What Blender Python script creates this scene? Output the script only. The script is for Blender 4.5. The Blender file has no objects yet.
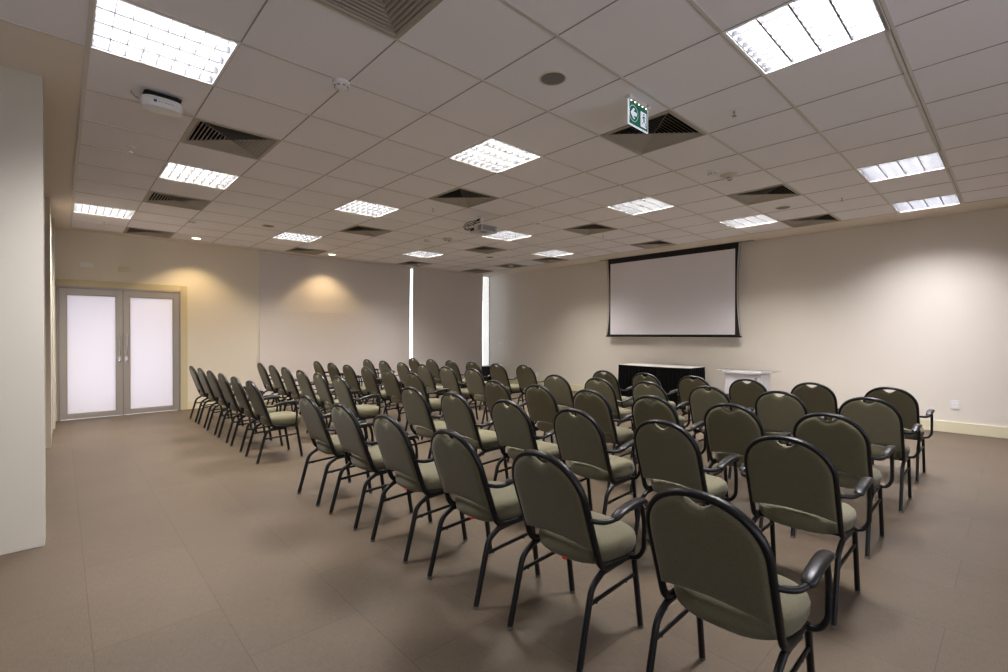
import bpy, bmesh, math, random
from mathutils import Vector, Matrix
random.seed(7)
C = bpy.context.scene.collection
SC = bpy.context.scene
PI = math.pi

# ------------------------------------------------------------------ camera
CAMX, CAMY, CAMZ = -1.994, -2.3385, 1.351
YAW, PITCH = 0.8214, -0.0048
cam_d = bpy.data.cameras.new('camera'); cam_d.sensor_width = 36; cam_d.lens = 476.8/1008*36
cam_d.clip_start = 0.02; cam_d.clip_end = 200
cam = bpy.data.objects.new('camera', cam_d); C.objects.link(cam)
cam.location = (CAMX, CAMY, CAMZ)
cam.rotation_euler = (PI/2 + PITCH, 0, YAW - PI/2)
SC.camera = cam

# ------------------------------------------------------------------ colour management, world
SC.view_settings.view_transform = 'Standard'
SC.view_settings.look = 'None'
SC.view_settings.gamma = 1
SC.view_settings.use_curve_mapping = False
SC.view_settings.exposure = 0.0
LAMP_W = 84.0          # watts per square louvre light
SPOT_W = 85.0          # watts per warm downlight
SKY = 3.2              # daylight behind the blinds
w = bpy.data.worlds.new('daylight'); SC.world = w; w.use_nodes = True
bg = w.node_tree.nodes['Background']; bg.inputs[0].default_value = (0.87, 0.89, 1.0, 1); bg.inputs[1].default_value = SKY

# ------------------------------------------------------------------ room numbers
S = 0.625              # ceiling tile
H = 2.98               # ceiling height
XW = 6.93              # wall with the projection screen
YW = 7.75              # wall with the door and the blinds
XL = -2.07             # face line of the left wall
XB, YB = -5.0, -5.0    # behind the camera
BORDER_X0 = -3*S

# lights and their cells (u, v): a cell spans u..u+1, v..v+1 tiles
LIGHTS = [(-3,1),(-2,5),(-3,9),(1,5),(1,9),(1,1),(5,5),(5,9),(8,6),(5,1),(8,0),(1,-3),(6,-3),(9,-3)]
VENTS = [(-2,-1),(-2,3),(-2,7),(-2,11),(2,3),(2,7),(2,11),(2,-1),(6,-1),(9,-1),(6,3),(9,3),(6,7),(9,7),(6,11),(9,11)]
SWIRL = [(9,9)]

for (u, v) in LIGHTS:
    ld = bpy.data.lights.new('louvre_lamp', 'AREA'); ld.shape = 'RECTANGLE'; ld.size = 0.56; ld.size_y = 0.56; ld.spread = math.radians(125)
    ld.energy = LAMP_W; ld.color = (1.0, 0.95, 0.90) if (u > -1) else (1.0, 0.93, 0.86)
    if v == -3 or u == -3 and v == 1: ld.color = (0.97, 0.95, 1.0)
    lo = bpy.data.objects.new('louvre_lamp', ld); C.objects.link(lo)
    lo.location = ((u+.5)*S, (v+.5)*S, H+.062)
DOWN = [(-0.29, 7.2), (2.1, 7.25)]
for (x, y) in DOWN:
    ld = bpy.data.lights.new('downlight_lamp', 'SPOT'); ld.energy = SPOT_W; ld.color = (1.0, 0.72, 0.38)
    ld.spot_size = math.radians(112); ld.spot_blend = 0.6; ld.shadow_soft_size = 0.03
    lo = bpy.data.objects.new('downlight_lamp', ld); C.objects.link(lo); lo.location = (x, y, H-0.012)

for (a, c) in ((-4.6, -1.6), (-1.2, 1.8)):      # sky portals in the windows behind the camera
    ld = bpy.data.lights.new('window_portal', 'AREA'); ld.shape = 'RECTANGLE'; ld.size = c-a; ld.size_y = 1.6; ld.cycles.is_portal = True
    lo = bpy.data.objects.new('window_portal', ld); C.objects.link(lo); lo.location = ((a+c)/2, YB-.08, 1.15); lo.rotation_euler = (PI/2, 0, 0)

# ------------------------------------------------------------------ materials
def mat(name, col, rough=.6, metal=0., spec=.5, noise=None, bump=None, coat=0., emit=None, trans=None):
    m = bpy.data.materials.new(name); m.use_nodes = True
    nt = m.node_tree; b = nt.nodes['Principled BSDF']
    b.inputs['Base Color'].default_value = (*col, 1); b.inputs['Roughness'].default_value = rough
    b.inputs['Metallic'].default_value = metal; b.inputs['Specular IOR Level'].default_value = spec
    b.inputs['Coat Weight'].default_value = coat
    tc = nt.nodes.new('ShaderNodeTexCoord')
    if noise:
        sc, amt = noise
        n = nt.nodes.new('ShaderNodeTexNoise'); n.inputs['Scale'].default_value = sc; n.inputs['Detail'].default_value = 4
        r = nt.nodes.new('ShaderNodeMapRange'); r.inputs[3].default_value = 1-amt; r.inputs[4].default_value = 1+amt
        mx = nt.nodes.new('ShaderNodeVectorMath'); mx.operation = 'SCALE'; mx.inputs[0].default_value = col
        nt.links.new(tc.outputs['Object'], n.inputs['Vector']); nt.links.new(n.outputs[0], r.inputs[0])
        nt.links.new(r.outputs[0], mx.inputs['Scale']); nt.links.new(mx.outputs[0], b.inputs['Base Color'])
    if bump:
        sc, st = bump
        n = nt.nodes.new('ShaderNodeTexNoise'); n.inputs['Scale'].default_value = sc; n.inputs['Detail'].default_value = 3
        bp = nt.nodes.new('ShaderNodeBump'); bp.inputs['Strength'].default_value = st; bp.inputs['Distance'].default_value = .004
        nt.links.new(tc.outputs['Object'], n.inputs['Vector']); nt.links.new(n.outputs[0], bp.inputs['Height'])
        nt.links.new(bp.outputs[0], b.inputs['Normal'])
    if emit:
        b.inputs['Emission Color'].default_value = (*emit[0], 1); b.inputs['Emission Strength'].default_value = emit[1]
    if trans:
        out = nt.nodes['Material Output']; t = nt.nodes.new('ShaderNodeBsdfTranslucent'); t.inputs[0].default_value = (*trans[0], 1)
        ms = nt.nodes.new('ShaderNodeMixShader'); ms.inputs[0].default_value = trans[1]
        nt.links.new(b.outputs[0], ms.inputs[1]); nt.links.new(t.outputs[0], ms.inputs[2]); nt.links.new(ms.outputs[0], out.inputs[0])
    return m

M_wall = mat('painted_wall', (.73, .675, .60), .8, noise=(1.2, .02), bump=(60, .05))
M_wall_door = mat('painted_wall_warm', (.75, .69, .59), .8, noise=(1.2, .02), bump=(60, .05))
M_pier = mat('painted_pier', (.60, .56, .47), .55, noise=(.9, .02))
M_ceil = mat('mineral_ceiling_tile', (.88, .85, .875), .9, noise=(90, .035), bump=(220, .12))
M_border = mat('plaster_ceiling_border', (.80, .72, .62), .85)
M_grid = mat('ceiling_rail', (.64, .60, .55), .5, metal=0)
M_gap = mat('ceiling_joint', (.36, .33, .30), .9)
M_white = mat('white_enamel', (.85, .85, .85), .35)
M_blade = mat('louvre_reflector', (.036, .037, .040), .4)
M_pan = mat('lamp_pan', (.9, .9, .9), .4)
M_vent = mat('diffuser_aluminium', (.40, .36, .30), .5, metal=.15)
M_dark = mat('duct_black', (.012, .011, .010), .9)
M_skirt = mat('black_table_skirt', (.003, .003, .0032), .9, spec=.1, bump=(200, .2))
M_black = mat('black_metal', (.005, .005, .006), .38, spec=.35)
M_armpad = mat('black_arm_plastic', (.010, .010, .010), .36, spec=.4)
M_screenb = mat('screen_black', (.006, .006, .006), .7)
M_screenw = mat('screen_white', (.80, .77, .82), .8)
M_cloth = mat('white_cloth', (.82, .80, .76), .8)
M_lect = mat('white_laminate', (.66, .65, .70), .4)
M_alu = mat('door_aluminium', (.42, .39, .36), .42, metal=.45)
M_steel = mat('brushed_steel', (.62, .60, .57), .25, metal=.9)
M_frost = mat('frosted_door_glass', (.88, .86, .88), .5, trans=((.88, .86, .90), .40))
M_trim = mat('door_surround_paint', (.60, .53, .34), .6)
M_base = mat('skirting_paint', (.72, .66, .47), .5)
M_blind = mat('blind_fabric', (.70, .65, .63), .9)
M_plate = mat('white_plastic', (.80, .79, .78), .4)
M_plate2 = mat('painted_cover', (.66, .57, .42), .6)
M_beigepl = mat('beige_plastic', (.62, .57, .48), .5)
M_grill = mat('speaker_mesh', (.20, .185, .175), .6)
M_green = mat('sign_green', (.0, .11, .07), .4, emit=((.0, .20, .12), .25))
M_signw = mat('sign_white', (.85, .85, .9), .4, emit=((.80, .85, 1.), .55))
M_led = mat('sign_led', (1, .9, .7), .4, emit=((1., .85, .6), 6.))
M_red = mat('red_plastic', (.55, .03, .015), .5)
M_blue = mat('blue_mark', (.02, .04, .25), .5)
M_greymark = mat('grey_mark', (.30, .28, .26), .5)
M_cable = mat('black_cable', (.01, .01, .01), .5)
M_projb = mat('projector_shell', (.55, .53, .54), .45)
M_projg = mat('projector_grille', (.16, .155, .15), .6)
M_lens = mat('lens_glass', (.02, .02, .03), .08, spec=.8)
M_tube = mat('fluorescent_tube', (.9, .9, .9), .5, emit=((1, .98, .95), 1.7))
M_downg = mat('downlight_glass', (.9, .85, .7), .4, emit=((1., .80, .50), 9.0))
M_glide = mat('foot_glide', (.10, .095, .09), .5)
M_panel = mat('partition_panel', (.66, .58, .48), .6)
M_greenedge = mat('panel_edge_seal', (.40, .46, .42), .4)

def glass_mat():
    m = bpy.data.materials.new('clear_glass'); m.use_nodes = True; nt = m.node_tree
    for n in list(nt.nodes):
        if n.type != 'OUTPUT_MATERIAL': nt.nodes.remove(n)
    out = [n for n in nt.nodes][0]
    t = nt.nodes.new('ShaderNodeBsdfTransparent'); t.inputs[0].default_value = (.93, .95, .94, 1)
    g = nt.nodes.new('ShaderNodeBsdfGlossy'); g.inputs['Roughness'].default_value = .03
    f = nt.nodes.new('ShaderNodeFresnel'); f.inputs[0].default_value = 1.45
    ms = nt.nodes.new('ShaderNodeMixShader')
    nt.links.new(f.outputs[0], ms.inputs[0]); nt.links.new(t.outputs[0], ms.inputs[1]); nt.links.new(g.outputs[0], ms.inputs[2])
    nt.links.new(ms.outputs[0], out.inputs[0]); return m
M_glass = glass_mat()

def floor_mat():
    m = mat('woven_vinyl_tile', (.12, .09, .062), .52, spec=.35); nt = m.node_tree; b = nt.nodes['Principled BSDF']
    tc = nt.nodes.new('ShaderNodeTexCoord')
    mp = nt.nodes.new('ShaderNodeMapping'); mp.inputs['Rotation'].default_value = (0, 0, PI/2)
    # brick rows run along world Y: courses 0.48 wide in X, 0.98 long in Y
    mp.inputs['Location'].default_value = (-.16, -1.935, 0)
    nt.links.new(tc.outputs['Object'], mp.inputs[0])
    br = nt.nodes.new('ShaderNodeTexBrick'); br.offset = .5
    for k, val in (('Scale', 1.), ('Mortar Size', .0022), ('Mortar Smooth', .3), ('Brick Width', .98), ('Row Height', .479), ('Bias', 0.)):
        br.inputs[k].default_value = val
    br.inputs['Color1'].default_value = (.096, .070, .046, 1); br.inputs['Color2'].default_value = (.086, .063, .041, 1)
    br.inputs['Mortar'].default_value = (.058, .042, .028, 1)
    nt.links.new(mp.outputs[0], br.inputs['Vector'])
    # fine weave: two stretched noises crossing each other
    sm = None
    for sx, sy in ((18, 320), (320, 18)):
        m2 = nt.nodes.new('ShaderNodeMapping'); m2.inputs['Scale'].default_value = (sx, sy, 1)
        nt.links.new(tc.outputs['Object'], m2.inputs[0])
        n = nt.nodes.new('ShaderNodeTexNoise'); n.inputs['Scale'].default_value = 1.; n.inputs['Detail'].default_value = 2
        nt.links.new(m2.outputs[0], n.inputs['Vector'])
        if sm is None: sm = n
        else:
            a = nt.nodes.new('ShaderNodeMath'); a.operation = 'ADD'; nt.links.new(sm.outputs[0], a.inputs[0]); nt.links.new(n.outputs[0], a.inputs[1]); sm = a
    n3 = nt.nodes.new('ShaderNodeTexNoise'); n3.inputs['Scale'].default_value = 2.2; n3.inputs['Detail'].default_value = 5
    nt.links.new(tc.outputs['Object'], n3.inputs['Vector'])
    a2 = nt.nodes.new('ShaderNodeMath'); a2.operation = 'MULTIPLY_ADD'; a2.inputs[1].default_value = .5
    nt.links.new(n3.outputs[0], a2.inputs[0]); nt.links.new(sm.outputs[0], a2.inputs[2])
    r = nt.nodes.new('ShaderNodeMapRange'); r.inputs[1].default_value = .7; r.inputs[2].default_value = 1.8
    r.inputs[3].default_value = .68; r.inputs[4].default_value = 1.36
    nt.links.new(a2.outputs[0], r.inputs[0])
    mx = nt.nodes.new('ShaderNodeVectorMath'); mx.operation = 'SCALE'
    nt.links.new(br.outputs[0], mx.inputs[0]); nt.links.new(r.outputs[0], mx.inputs['Scale']); nt.links.new(mx.outputs[0], b.inputs['Base Color'])
    bp = nt.nodes.new('ShaderNodeBump'); bp.inputs['Strength'].default_value = .12; bp.inputs['Distance'].default_value = .002
    nt.links.new(sm.outputs[0], bp.inputs['Height']); nt.links.new(bp.outputs[0], b.inputs['Normal'])
    return m
M_floor = floor_mat()

def fabric_mat():
    m = mat('olive_upholstery', (.136, .123, .071), .85, spec=.25); nt = m.node_tree; b = nt.nodes['Principled BSDF']
    b.inputs['Sheen Weight'].default_value = .15
    tc = nt.nodes.new('ShaderNodeTexCoord')
    ck = nt.nodes.new('ShaderNodeTexVoronoi'); ck.inputs['Scale'].default_value = 260
    nt.links.new(tc.outputs['Object'], ck.inputs['Vector'])
    r = nt.nodes.new('ShaderNodeMapRange'); r.inputs[2].default_value = .7; r.inputs[3].default_value = 1.15; r.inputs[4].default_value = .80
    nt.links.new(ck.outputs['Distance'], r.inputs[0])
    mx = nt.nodes.new('ShaderNodeVectorMath'); mx.operation = 'SCALE'; mx.inputs[0].default_value = (.136, .123, .071)
    nt.links.new(r.outputs[0], mx.inputs['Scale']); nt.links.new(mx.outputs[0], b.inputs['Base Color'])
    bp = nt.nodes.new('ShaderNodeBump'); bp.inputs['Strength'].default_value = .25; bp.inputs['Distance'].default_value = .001; bp.invert = True
    nt.links.new(ck.outputs['Distance'], bp.inputs['Height']); nt.links.new(bp.outputs[0], b.inputs['Normal'])
    return m
M_fab = fabric_mat()

# ------------------------------------------------------------------ mesh helpers
def obj(name, bm, m, parent=None, smooth=False, loc=None):
    me = bpy.data.meshes.new(name)
    bmesh.ops.recalc_face_normals(bm, faces=bm.faces[:])
    bm.to_mesh(me); bm.free()
    if smooth:
        for p in me.polygons: p.use_smooth = True
        try: me.set_sharp_from_angle(angle=math.radians(48))
        except Exception: pass
    for mm in (m if isinstance(m, (list, tuple)) else [m]): me.materials.append(mm)
    o = bpy.data.objects.new(name, me); C.objects.link(o)
    if parent: o.parent = parent
    if loc: o.location = loc
    return o
def tag(o, label, cat, group=None, kind=None):
    o['label'] = label; o['category'] = cat
    if group: o['group'] = group
    if kind: o['kind'] = kind
    return o
def thing(name, label, cat, loc=(0,0,0), rz=0, group=None):
    o = bpy.data.objects.new(name, None); C.objects.link(o); o.empty_display_size = .05
    o.location = loc; o.rotation_euler = (0, 0, rz); return tag(o, label, cat, group)
def struct(name, bm, m, parent=None, smooth=False, label=None):
    o = obj(name, bm, m, parent, smooth)
    if parent is None: o['kind'] = 'structure'
    if label: o['label'] = label
    return o
def NB(): return bmesh.new()
def box(bm, x0, x1, y0, y1, z0, z1, bev=0, mi=0, seg=2):
    vs = [bm.verts.new((x, y, z)) for x in (x0, x1) for y in (y0, y1) for z in (z0, z1)]
    fs = [bm.faces.new([vs[i] for i in q]) for q in ((0,1,3,2),(4,6,7,5),(0,4,5,1),(2,3,7,6),(0,2,6,4),(1,5,7,3))]
    for f in fs: f.material_index = mi
    if bev:
        es = list({e for f in fs for e in f.edges})
        r = bmesh.ops.bevel(bm, geom=es, offset=bev, segments=seg, profile=.6, affect='EDGES')
        for f in r['faces']: f.material_index = mi
    return bm
def quad(bm, pts, mi=0):
    f = bm.faces.new([bm.verts.new(p) for p in pts]); f.material_index = mi; return f
def fillet(pts, rad, n=6):
    """round the inner corners of a polyline"""
    out = [Vector(pts[0])]
    for i in range(1, len(pts)-1):
        a, b, c = Vector(pts[i-1]), Vector(pts[i]), Vector(pts[i+1])
        r = rad[i-1] if isinstance(rad, (list, tuple)) else rad
        d1 = (a-b); d2 = (c-b); L = min(r, d1.length*.49, d2.length*.49)
        p1 = b + d1.normalized()*L; p2 = b + d2.normalized()*L
        for k in range(n+1):
            t = k/n; out.append((1-t)**2*p1 + 2*t*(1-t)*b + t*t*p2)
    out.append(Vector(pts[-1])); return out
def sweep(bm, pts, w, h, up=Vector((0,0,1)), n=10, sq=.7, closed=False, mi=0):
    """superellipse section, width w across, height h along 'up'"""
    pts = [Vector(p) for p in pts]; rings = []
    N = len(pts)
    for i, p in enumerate(pts):
        if closed: t = pts[(i+1) % N]-pts[i-1]
        else: t = pts[min(i+1, N-1)]-pts[max(i-1, 0)]
        t.normalize()
        s = t.cross(up)
        if s.length < 1e-4: s = t.cross(Vector((1, 0, 0)))
        s.normalize(); u = s.cross(t).normalized()
        ring = []
        for k in range(n):
            a = 2*PI*(k+.5)/n; ca, sa = math.cos(a), math.sin(a)
            x = math.copysign(abs(ca)**sq, ca)*w/2; y = math.copysign(abs(sa)**sq, sa)*h/2
            ring.append(bm.verts.new(p + s*x + u*y))
        rings.append(ring)
    m = N if closed else N-1
    for i in range(m):
        a, b = rings[i], rings[(i+1) % N]
        for k in range(n):
            f = bm.faces.new((a[k], a[(k+1) % n], b[(k+1) % n], b[k])); f.material_index = mi
    if not closed:
        bm.faces.new(rings[0]).material_index = mi; bm.faces.new(rings[-1][::-1]).material_index = mi
    return bm
def lathe(bm, prof, n=24, M=None, mi=0):
    """prof: list of (r, z); revolve about Z"""
    M = M or Matrix.Identity(4); rings = []
    for r, z in prof:
        if r < 1e-6: rings.append([bm.verts.new(M @ Vector((0, 0, z)))])
        else: rings.append([bm.verts.new(M @ Vector((r*math.cos(2*PI*k/n), r*math.sin(2*PI*k/n), z))) for k in range(n)])
    for a, b in zip(rings, rings[1:]):
        if len(a) == 1 and len(b) == 1: continue
        for k in range(n):
            k2 = (k+1) % n
            if len(a) == 1: vs = (a[0], b[k], b[k2])
            elif len(b) == 1: vs = (a[k], a[k2], b[0])
            else: vs = (a[k], a[k2], b[k2], b[k])
            bm.faces.new(vs).material_index = mi
    return bm
def copy_tree(o, parent=None):
    c = o.copy(); C.objects.link(c)
    if parent: c.parent = parent
    for ch in KIDS.get(o.name, []): copy_tree(ch, c)
    return c
KIDS = {}
def index_kids(root):
    for ch in root.children: KIDS.setdefault(root.name, []).append(ch); index_kids(ch)

def thick_sheet(b, g, off):
    """close a vertex grid g[i][j] into a solid sheet, the second skin shifted by off"""
    off = Vector(off); h = [[b.verts.new(v.co+off) for v in col] for col in g]
    ni, nj = len(g), len(g[0])
    for i in range(ni-1):
        for j in range(nj-1):
            b.faces.new((g[i][j], g[i+1][j], g[i+1][j+1], g[i][j+1])); b.faces.new((h[i][j+1], h[i+1][j+1], h[i+1][j], h[i][j]))
    for i in range(ni-1):
        b.faces.new((g[i][0], h[i][0], h[i+1][0], g[i+1][0])); b.faces.new((g[i+1][-1], h[i+1][-1], h[i][-1], g[i][-1]))
    for j in range(nj-1):
        b.faces.new((g[0][j+1], h[0][j+1], h[0][j], g[0][j])); b.faces.new((g[-1][j], h[-1][j], h[-1][j+1], g[-1][j+1]))

# ------------------------------------------------------------------ room shell
bm = NB(); box(bm, XB, XW+.3, YB, YW+.4, -.12, 0); struct('floor', bm, M_floor)
# wall with the screen (right in the picture)
bm = NB(); box(bm, XW, XW+.2, YB, YW+.4, 0, H+.3); struct('wall_right', bm, M_wall)
# walls behind the camera
BWZ0, BWZ1 = .35, 1.95; BWIN = [(-4.6, -1.6), (-1.2, 1.8)]
bm = NB(); box(bm, XB-.2, XW+.2, YB-.2, YB, 0, BWZ0); box(bm, XB-.2, XW+.2, YB-.2, YB, BWZ1, H+.3)
xs_ = [XB-.2] + [q for p in BWIN for q in p] + [XW+.2]
for k in range(0, len(xs_), 2): box(bm, xs_[k], xs_[k+1], YB-.2, YB, BWZ0, BWZ1)
struct('wall_back', bm, M_wall)
for k, (a, c) in enumerate(BWIN):
    bm = NB()
    for x in (a, (a+c)/2-.025, c-.05): box(bm, x, x+.05, YB-.14, YB-.09, BWZ0, BWZ1)
    box(bm, a, c, YB-.14, YB-.09, BWZ0, BWZ0+.05); box(bm, a, c, YB-.14, YB-.09, BWZ1-.05, BWZ1)
    struct('window_%d' % (k+2), bm, M_alu)
bm = NB(); box(bm, XB-.2, XB, YB, 1.87, 0, H+.3); struct('wall_front', bm, M_wall)
# wall with the door and the window opening
DX0, DX1, DZ = -2.035, -.435, 2.10
WX0, WX1, WZ0, WZ1 = .92, XW-.005, .40, 2.975
bm = NB()
box(bm, -2.8, DX0, YW, YW+.2, 0, H+.3); box(bm, DX0, DX1, YW, YW+.2, DZ, H+.3)
box(bm, DX1, WX0, YW, YW+.2, 0, H+.3); box(bm, WX0, WX1, YW, YW+.2, 0, WZ0); box(bm, WX0, WX1, YW, YW+.2, WZ1, H+.3)
box(bm, WX1, XW, YW, YW+.2, 0, H+.3)
struct('wall_far', bm, M_wall_door)
# left side: broad pier, recess for the folding partition, stacked panels, end post
bm = NB(); box(bm, XB, XL, 1.87, 2.16, 0, H+.3, bev=.004); struct('wall_left', bm, M_pier)
bm = NB(); box(bm, -2.8, -2.62, 2.16, YW+.2, 0, H+.3); struct('trim_1', bm, M_dark)
bm = NB(); box(bm, -2.62, -2.078, 5.45, 6.60, .0, H-.03); struct('trim_2', bm, M_panel)
bm = NB(); box(bm, -2.62, -2.072, 6.60, 6.95, .0, H); struct('trim_3', bm, M_greenedge)
bm = NB(); box(bm, -2.62, -2.052, 6.95, YW, .0, H); struct('trim_4', bm, M_wall_door)

# ceiling: tiles with holes where fixtures sit, plaster border along three sides
bm = NB(); holes = set(LIGHTS) | set(VENTS) | set(SWIRL)
U0, U1, V0, V1 = -8, 10, -8, 12
for u in range(U0, U1):
    for v in range(V0, V1):
        if (u, v) in holes or (u < -3 and v >= 2): continue
        quad(bm, [(u*S, v*S, H), (u*S, (v+1)*S, H), ((u+1)*S, (v+1)*S, H), ((u+1)*S, v*S, H)])
def ceil_rect(x0, x1, y0, y1): quad(bm, [(x0, y0, H), (x0, y1, H), (x1, y1, H), (x1, y0, H)], 1)
ceil_rect(U1*S, XW, YB, YW); ceil_rect(-2.8, U1*S, 12*S, YW); ceil_rect(XB, -3*S, 2*S, 12*S)
# slab above so that no daylight enters
box(bm, XB-.2, XW+.2, YB-.2, YW+.4, H+.30, H+.40, mi=1)
struct('ceiling', bm, [M_ceil, M_border])
# rails: broad ones run towards the screen wall, narrow joints across
bm = NB()
for v in range(V0, V1+1):
    x0 = U0*S if v <= 2 else -3*S
    if v in (-3,): 
        box(bm, x0, U1*S, v*S-.020, v*S-.004, H-.006, H); box(bm, x0, U1*S, v*S+.004, v*S+.020, H-.006, H)
        box(bm, x0, U1*S, v*S-.004, v*S+.004, H-.002, H, mi=1)
    else:
        box(bm, x0, U1*S, v*S-.009, v*S+.009, H-.005, H); box(bm, x0, U1*S, v*S+.009, v*S+.0125, H-.0015, H, mi=1)
for u in range(U0, U1+1):
    y1 = 2*S if u < -3 else V1*S
    wd = .011 if u == -3 else .0032
    box(bm, u*S-wd, u*S+wd, V0*S, y1, H-.0035 if u != -3 else H-.008, H-.0001, mi=0 if u == -3 else 1)
struct('trim_5', bm, [M_grid, M_gap])
# narrow slot of the screen housing in the ceiling
bm = NB(); box(bm, 6.80, 6.90, .78, 4.02, H-.004, H+.001); struct('trim_6', bm, M_gap)

# skirting boards
bm = NB(); box(bm, XW-.018, XW, YB, YW, 0, .148, bev=.003); struct('baseboard_right', bm, M_base)
bm = NB(); box(bm, -.33, WX0, YW-.016, YW, 0, .142, bev=.003); box(bm, WX0, XW-.02, YW-.016, YW, 0, .142, bev=.003); struct('baseboard_far', bm, M_base)
bm = NB(); box(bm, XB, XB+.018, YB, 1.87, 0, .142); struct('baseboard_front', bm, M_base)

# door surround
bm = NB(); box(bm, DX1, DX1+.10, YW-.022, YW+.02, 0, DZ+.10, bev=.003); box(bm, DX0-.03, DX1, YW-.022, YW+.02, DZ, DZ+.10, bev=.003)
struct('trim_7', bm, M_trim)
# aluminium outer frame of the door
bm = NB(); yf0, yf1 = YW-.03, YW+.05
box(bm, DX0, DX0+.022, yf0, yf1, 0, DZ, bev=.002); box(bm, DX1-.022, DX1, yf0, yf1, 0, DZ, bev=.002); box(bm, DX0, DX1, yf0, yf1, DZ-.03, DZ, bev=.002)
struct('trim_8', bm, M_alu)
def door(name, x0, x1, hx, lab):
    st, z0, z1 = .082, .010, DZ-.034
    b = NB(); y0, y1 = YW-.022, YW+.022
    box(b, x0, x0+st, y0, y1, z0, z1, bev=.003); box(b, x1-st, x1, y0, y1, z0, z1, bev=.003)
    box(b, x0+st, x1-st, y0, y1, z0, z0+.075, bev=.003); box(b, x0+st, x1-st, y0, y1, z1-.10, z1, bev=.003)
    # bead round the pane
    for (a0, a1, c0, c1) in ((x0+st, x0+st+.012, z0+.075, z1-.10), (x1-st-.012, x1-st, z0+.075, z1-.10), (x0+st, x1-st, z0+.075, z0+.087), (x0+st, x1-st, z1-.112, z1-.10)):
        box(b, a0, a1, y0+.006, y1-.006, c0, c1)
    d = struct(name, b, M_alu); d['label'] = lab
    b = NB(); box(b, x0+st+.01, x1-st-.01, YW-.006, YW+.006, z0+.085, z1-.108); obj('door_pane', b, M_frost, d)
    b = NB(); yy = YW-.075
    sweep(b, fillet([(hx, YW-.02, .99), (hx, yy, .99), (hx, yy, 1.33), (hx, YW-.02, 1.33)], .03), .020, .020, up=Vector((1, 0, 0)))
    obj('door_handle', b, M_steel, d, True)
    b = NB(); lathe(b, [(0, 0), (.017, 0), (.017, .014), (.012, .018), (0, .018)], 16, Matrix.Translation((hx, YW-.022, .90)) @ Matrix.Rotation(PI/2, 4, 'X'))
    obj('lock_cylinder', b, M_steel, d, True)
    b = NB(); box(b, hx-.018, hx+.018, YW-.026, YW-.02, .87, .975, bev=.002); obj('lock_plate', b, M_steel, d)
xm = (DX0+DX1)/2
bm = NB()
for x in (DX0+.022, xm-.008, DX1-.038): box(bm, x, x+.016, YW+.0, YW+.015, .006, DZ-.03)
box(bm, DX0+.02, DX1-.02, YW+.0, YW+.015, DZ-.045, DZ-.03); struct('trim_10', bm, M_dark)
door('door_1', DX0+.0255, xm-.0025, xm-.045, 'left frosted glass door leaf in grey aluminium frame')
door('door_2', xm+.0025, DX1-.0255, xm+.045, 'right frosted glass door leaf in grey aluminium frame')
b = NB(); box(b, DX0, DX1, YW-.03, YW+.08, 0, .006); struct('trim_9', b, M_steel)

# window behind the blinds
fr = NB(); yw0, yw1 = YW+.10, YW+.15
for x in (WX0, 2.55, 3.95, 5.60, WX1-.012): box(fr, x, x+(.05 if x < 6 else .012), yw0, yw1, WZ0, WZ1)
box(fr, WX0, WX1, yw0, yw1, WZ0, WZ0+.05); box(fr, WX0, WX1, yw0, yw1, WZ1-.015, WZ1)
wf = struct('window_1', fr, M_alu)
b = NB(); box(b, WX0+.02, WX1-.02, YW+.122, YW+.128, WZ0+.02, WZ1-.02); obj('window_pane', b, M_glass, wf)

# roller blinds
def blind(x0, x1, z0, lab, seamz, seed):
    t = thing('roller_blind', lab, 'blind', ((x0+x1)/2, YW-.03, z0), 0, 'roller blinds over the window')
    rnd = random.Random(seed); hw = (x1-x0)/2; nx, nz = 60, 44; ht = H-.03-z0
    ph = [rnd.uniform(0, 6.28) for _ in range(6)]
    b = NB(); g = []
    for i in range(nx+1):
        col = []
        for j in range(nz+1):
            s, q = i/nx, j/nz
            amp = .010*(1-q)**1.1*(1 if hw > 1.3 else .5)
            y = amp*(math.sin(15*s+ph[1]-5*q)*.10 + math.sin(33*q*(1+.1*s)+ph[2])*.20)
            # gentle fan folds under the seam
            y += .008*max(0, (.6-q))*math.sin(18*(s-.5)*(1+q)+ph[3])
            if abs(q*ht+z0-seamz) < .03: y -= .006*(1-abs(q*ht+z0-seamz)/.03)
            edge = 0 if s > .02 and s < .98 else 0
            xx = -hw + 2*hw*s
            if i == nx: xx += .02*(q-.5) - .018*math.sin(PI*q)
            if i == 0: xx += -.01*math.sin(PI*q)
            col.append(b.verts.new((xx, y, q*ht)))
        g.append(col)
    thick_sheet(b, g, (0, .003, 0))
    obj('blind_fabric', b, M_blind, t, True)
    b = NB(); box(b, -hw, hw, -.010, .010, -.012, .014, bev=.004); obj('hem_bar', b, M_blind, t)
    b = NB(); sweep(b, [(-hw, .0, ht+.008), (hw, .0, ht+.008)], .040, .040, n=16, sq=1); obj('roller_tube', b, M_blind, t, True)
    b = NB(); box(b, -hw, hw, -.0075, -.0025, seamz-z0-.006, seamz-z0+.006, bev=.002); obj('cross_seam', b, M_blind, t)
    return t
blind(.86, 4.245, .10, 'wide grey roller blind beside the door wall with a horizontal seam', 1.80, 3)
blind(4.325, 6.56, .10, 'narrower grey roller blind next to the corner of the room', 2.30, 5)

# ------------------------------------------------------------------ ceiling fixtures
def copy_at(proto, loc, label, rz=0):
    o = copy_tree(proto); o.location = loc; o['label'] = label; o.rotation_euler = (0, 0, rz); return o
def cell(u, v): return ((u+.5)*S, (v+.5)*S, H)

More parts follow.
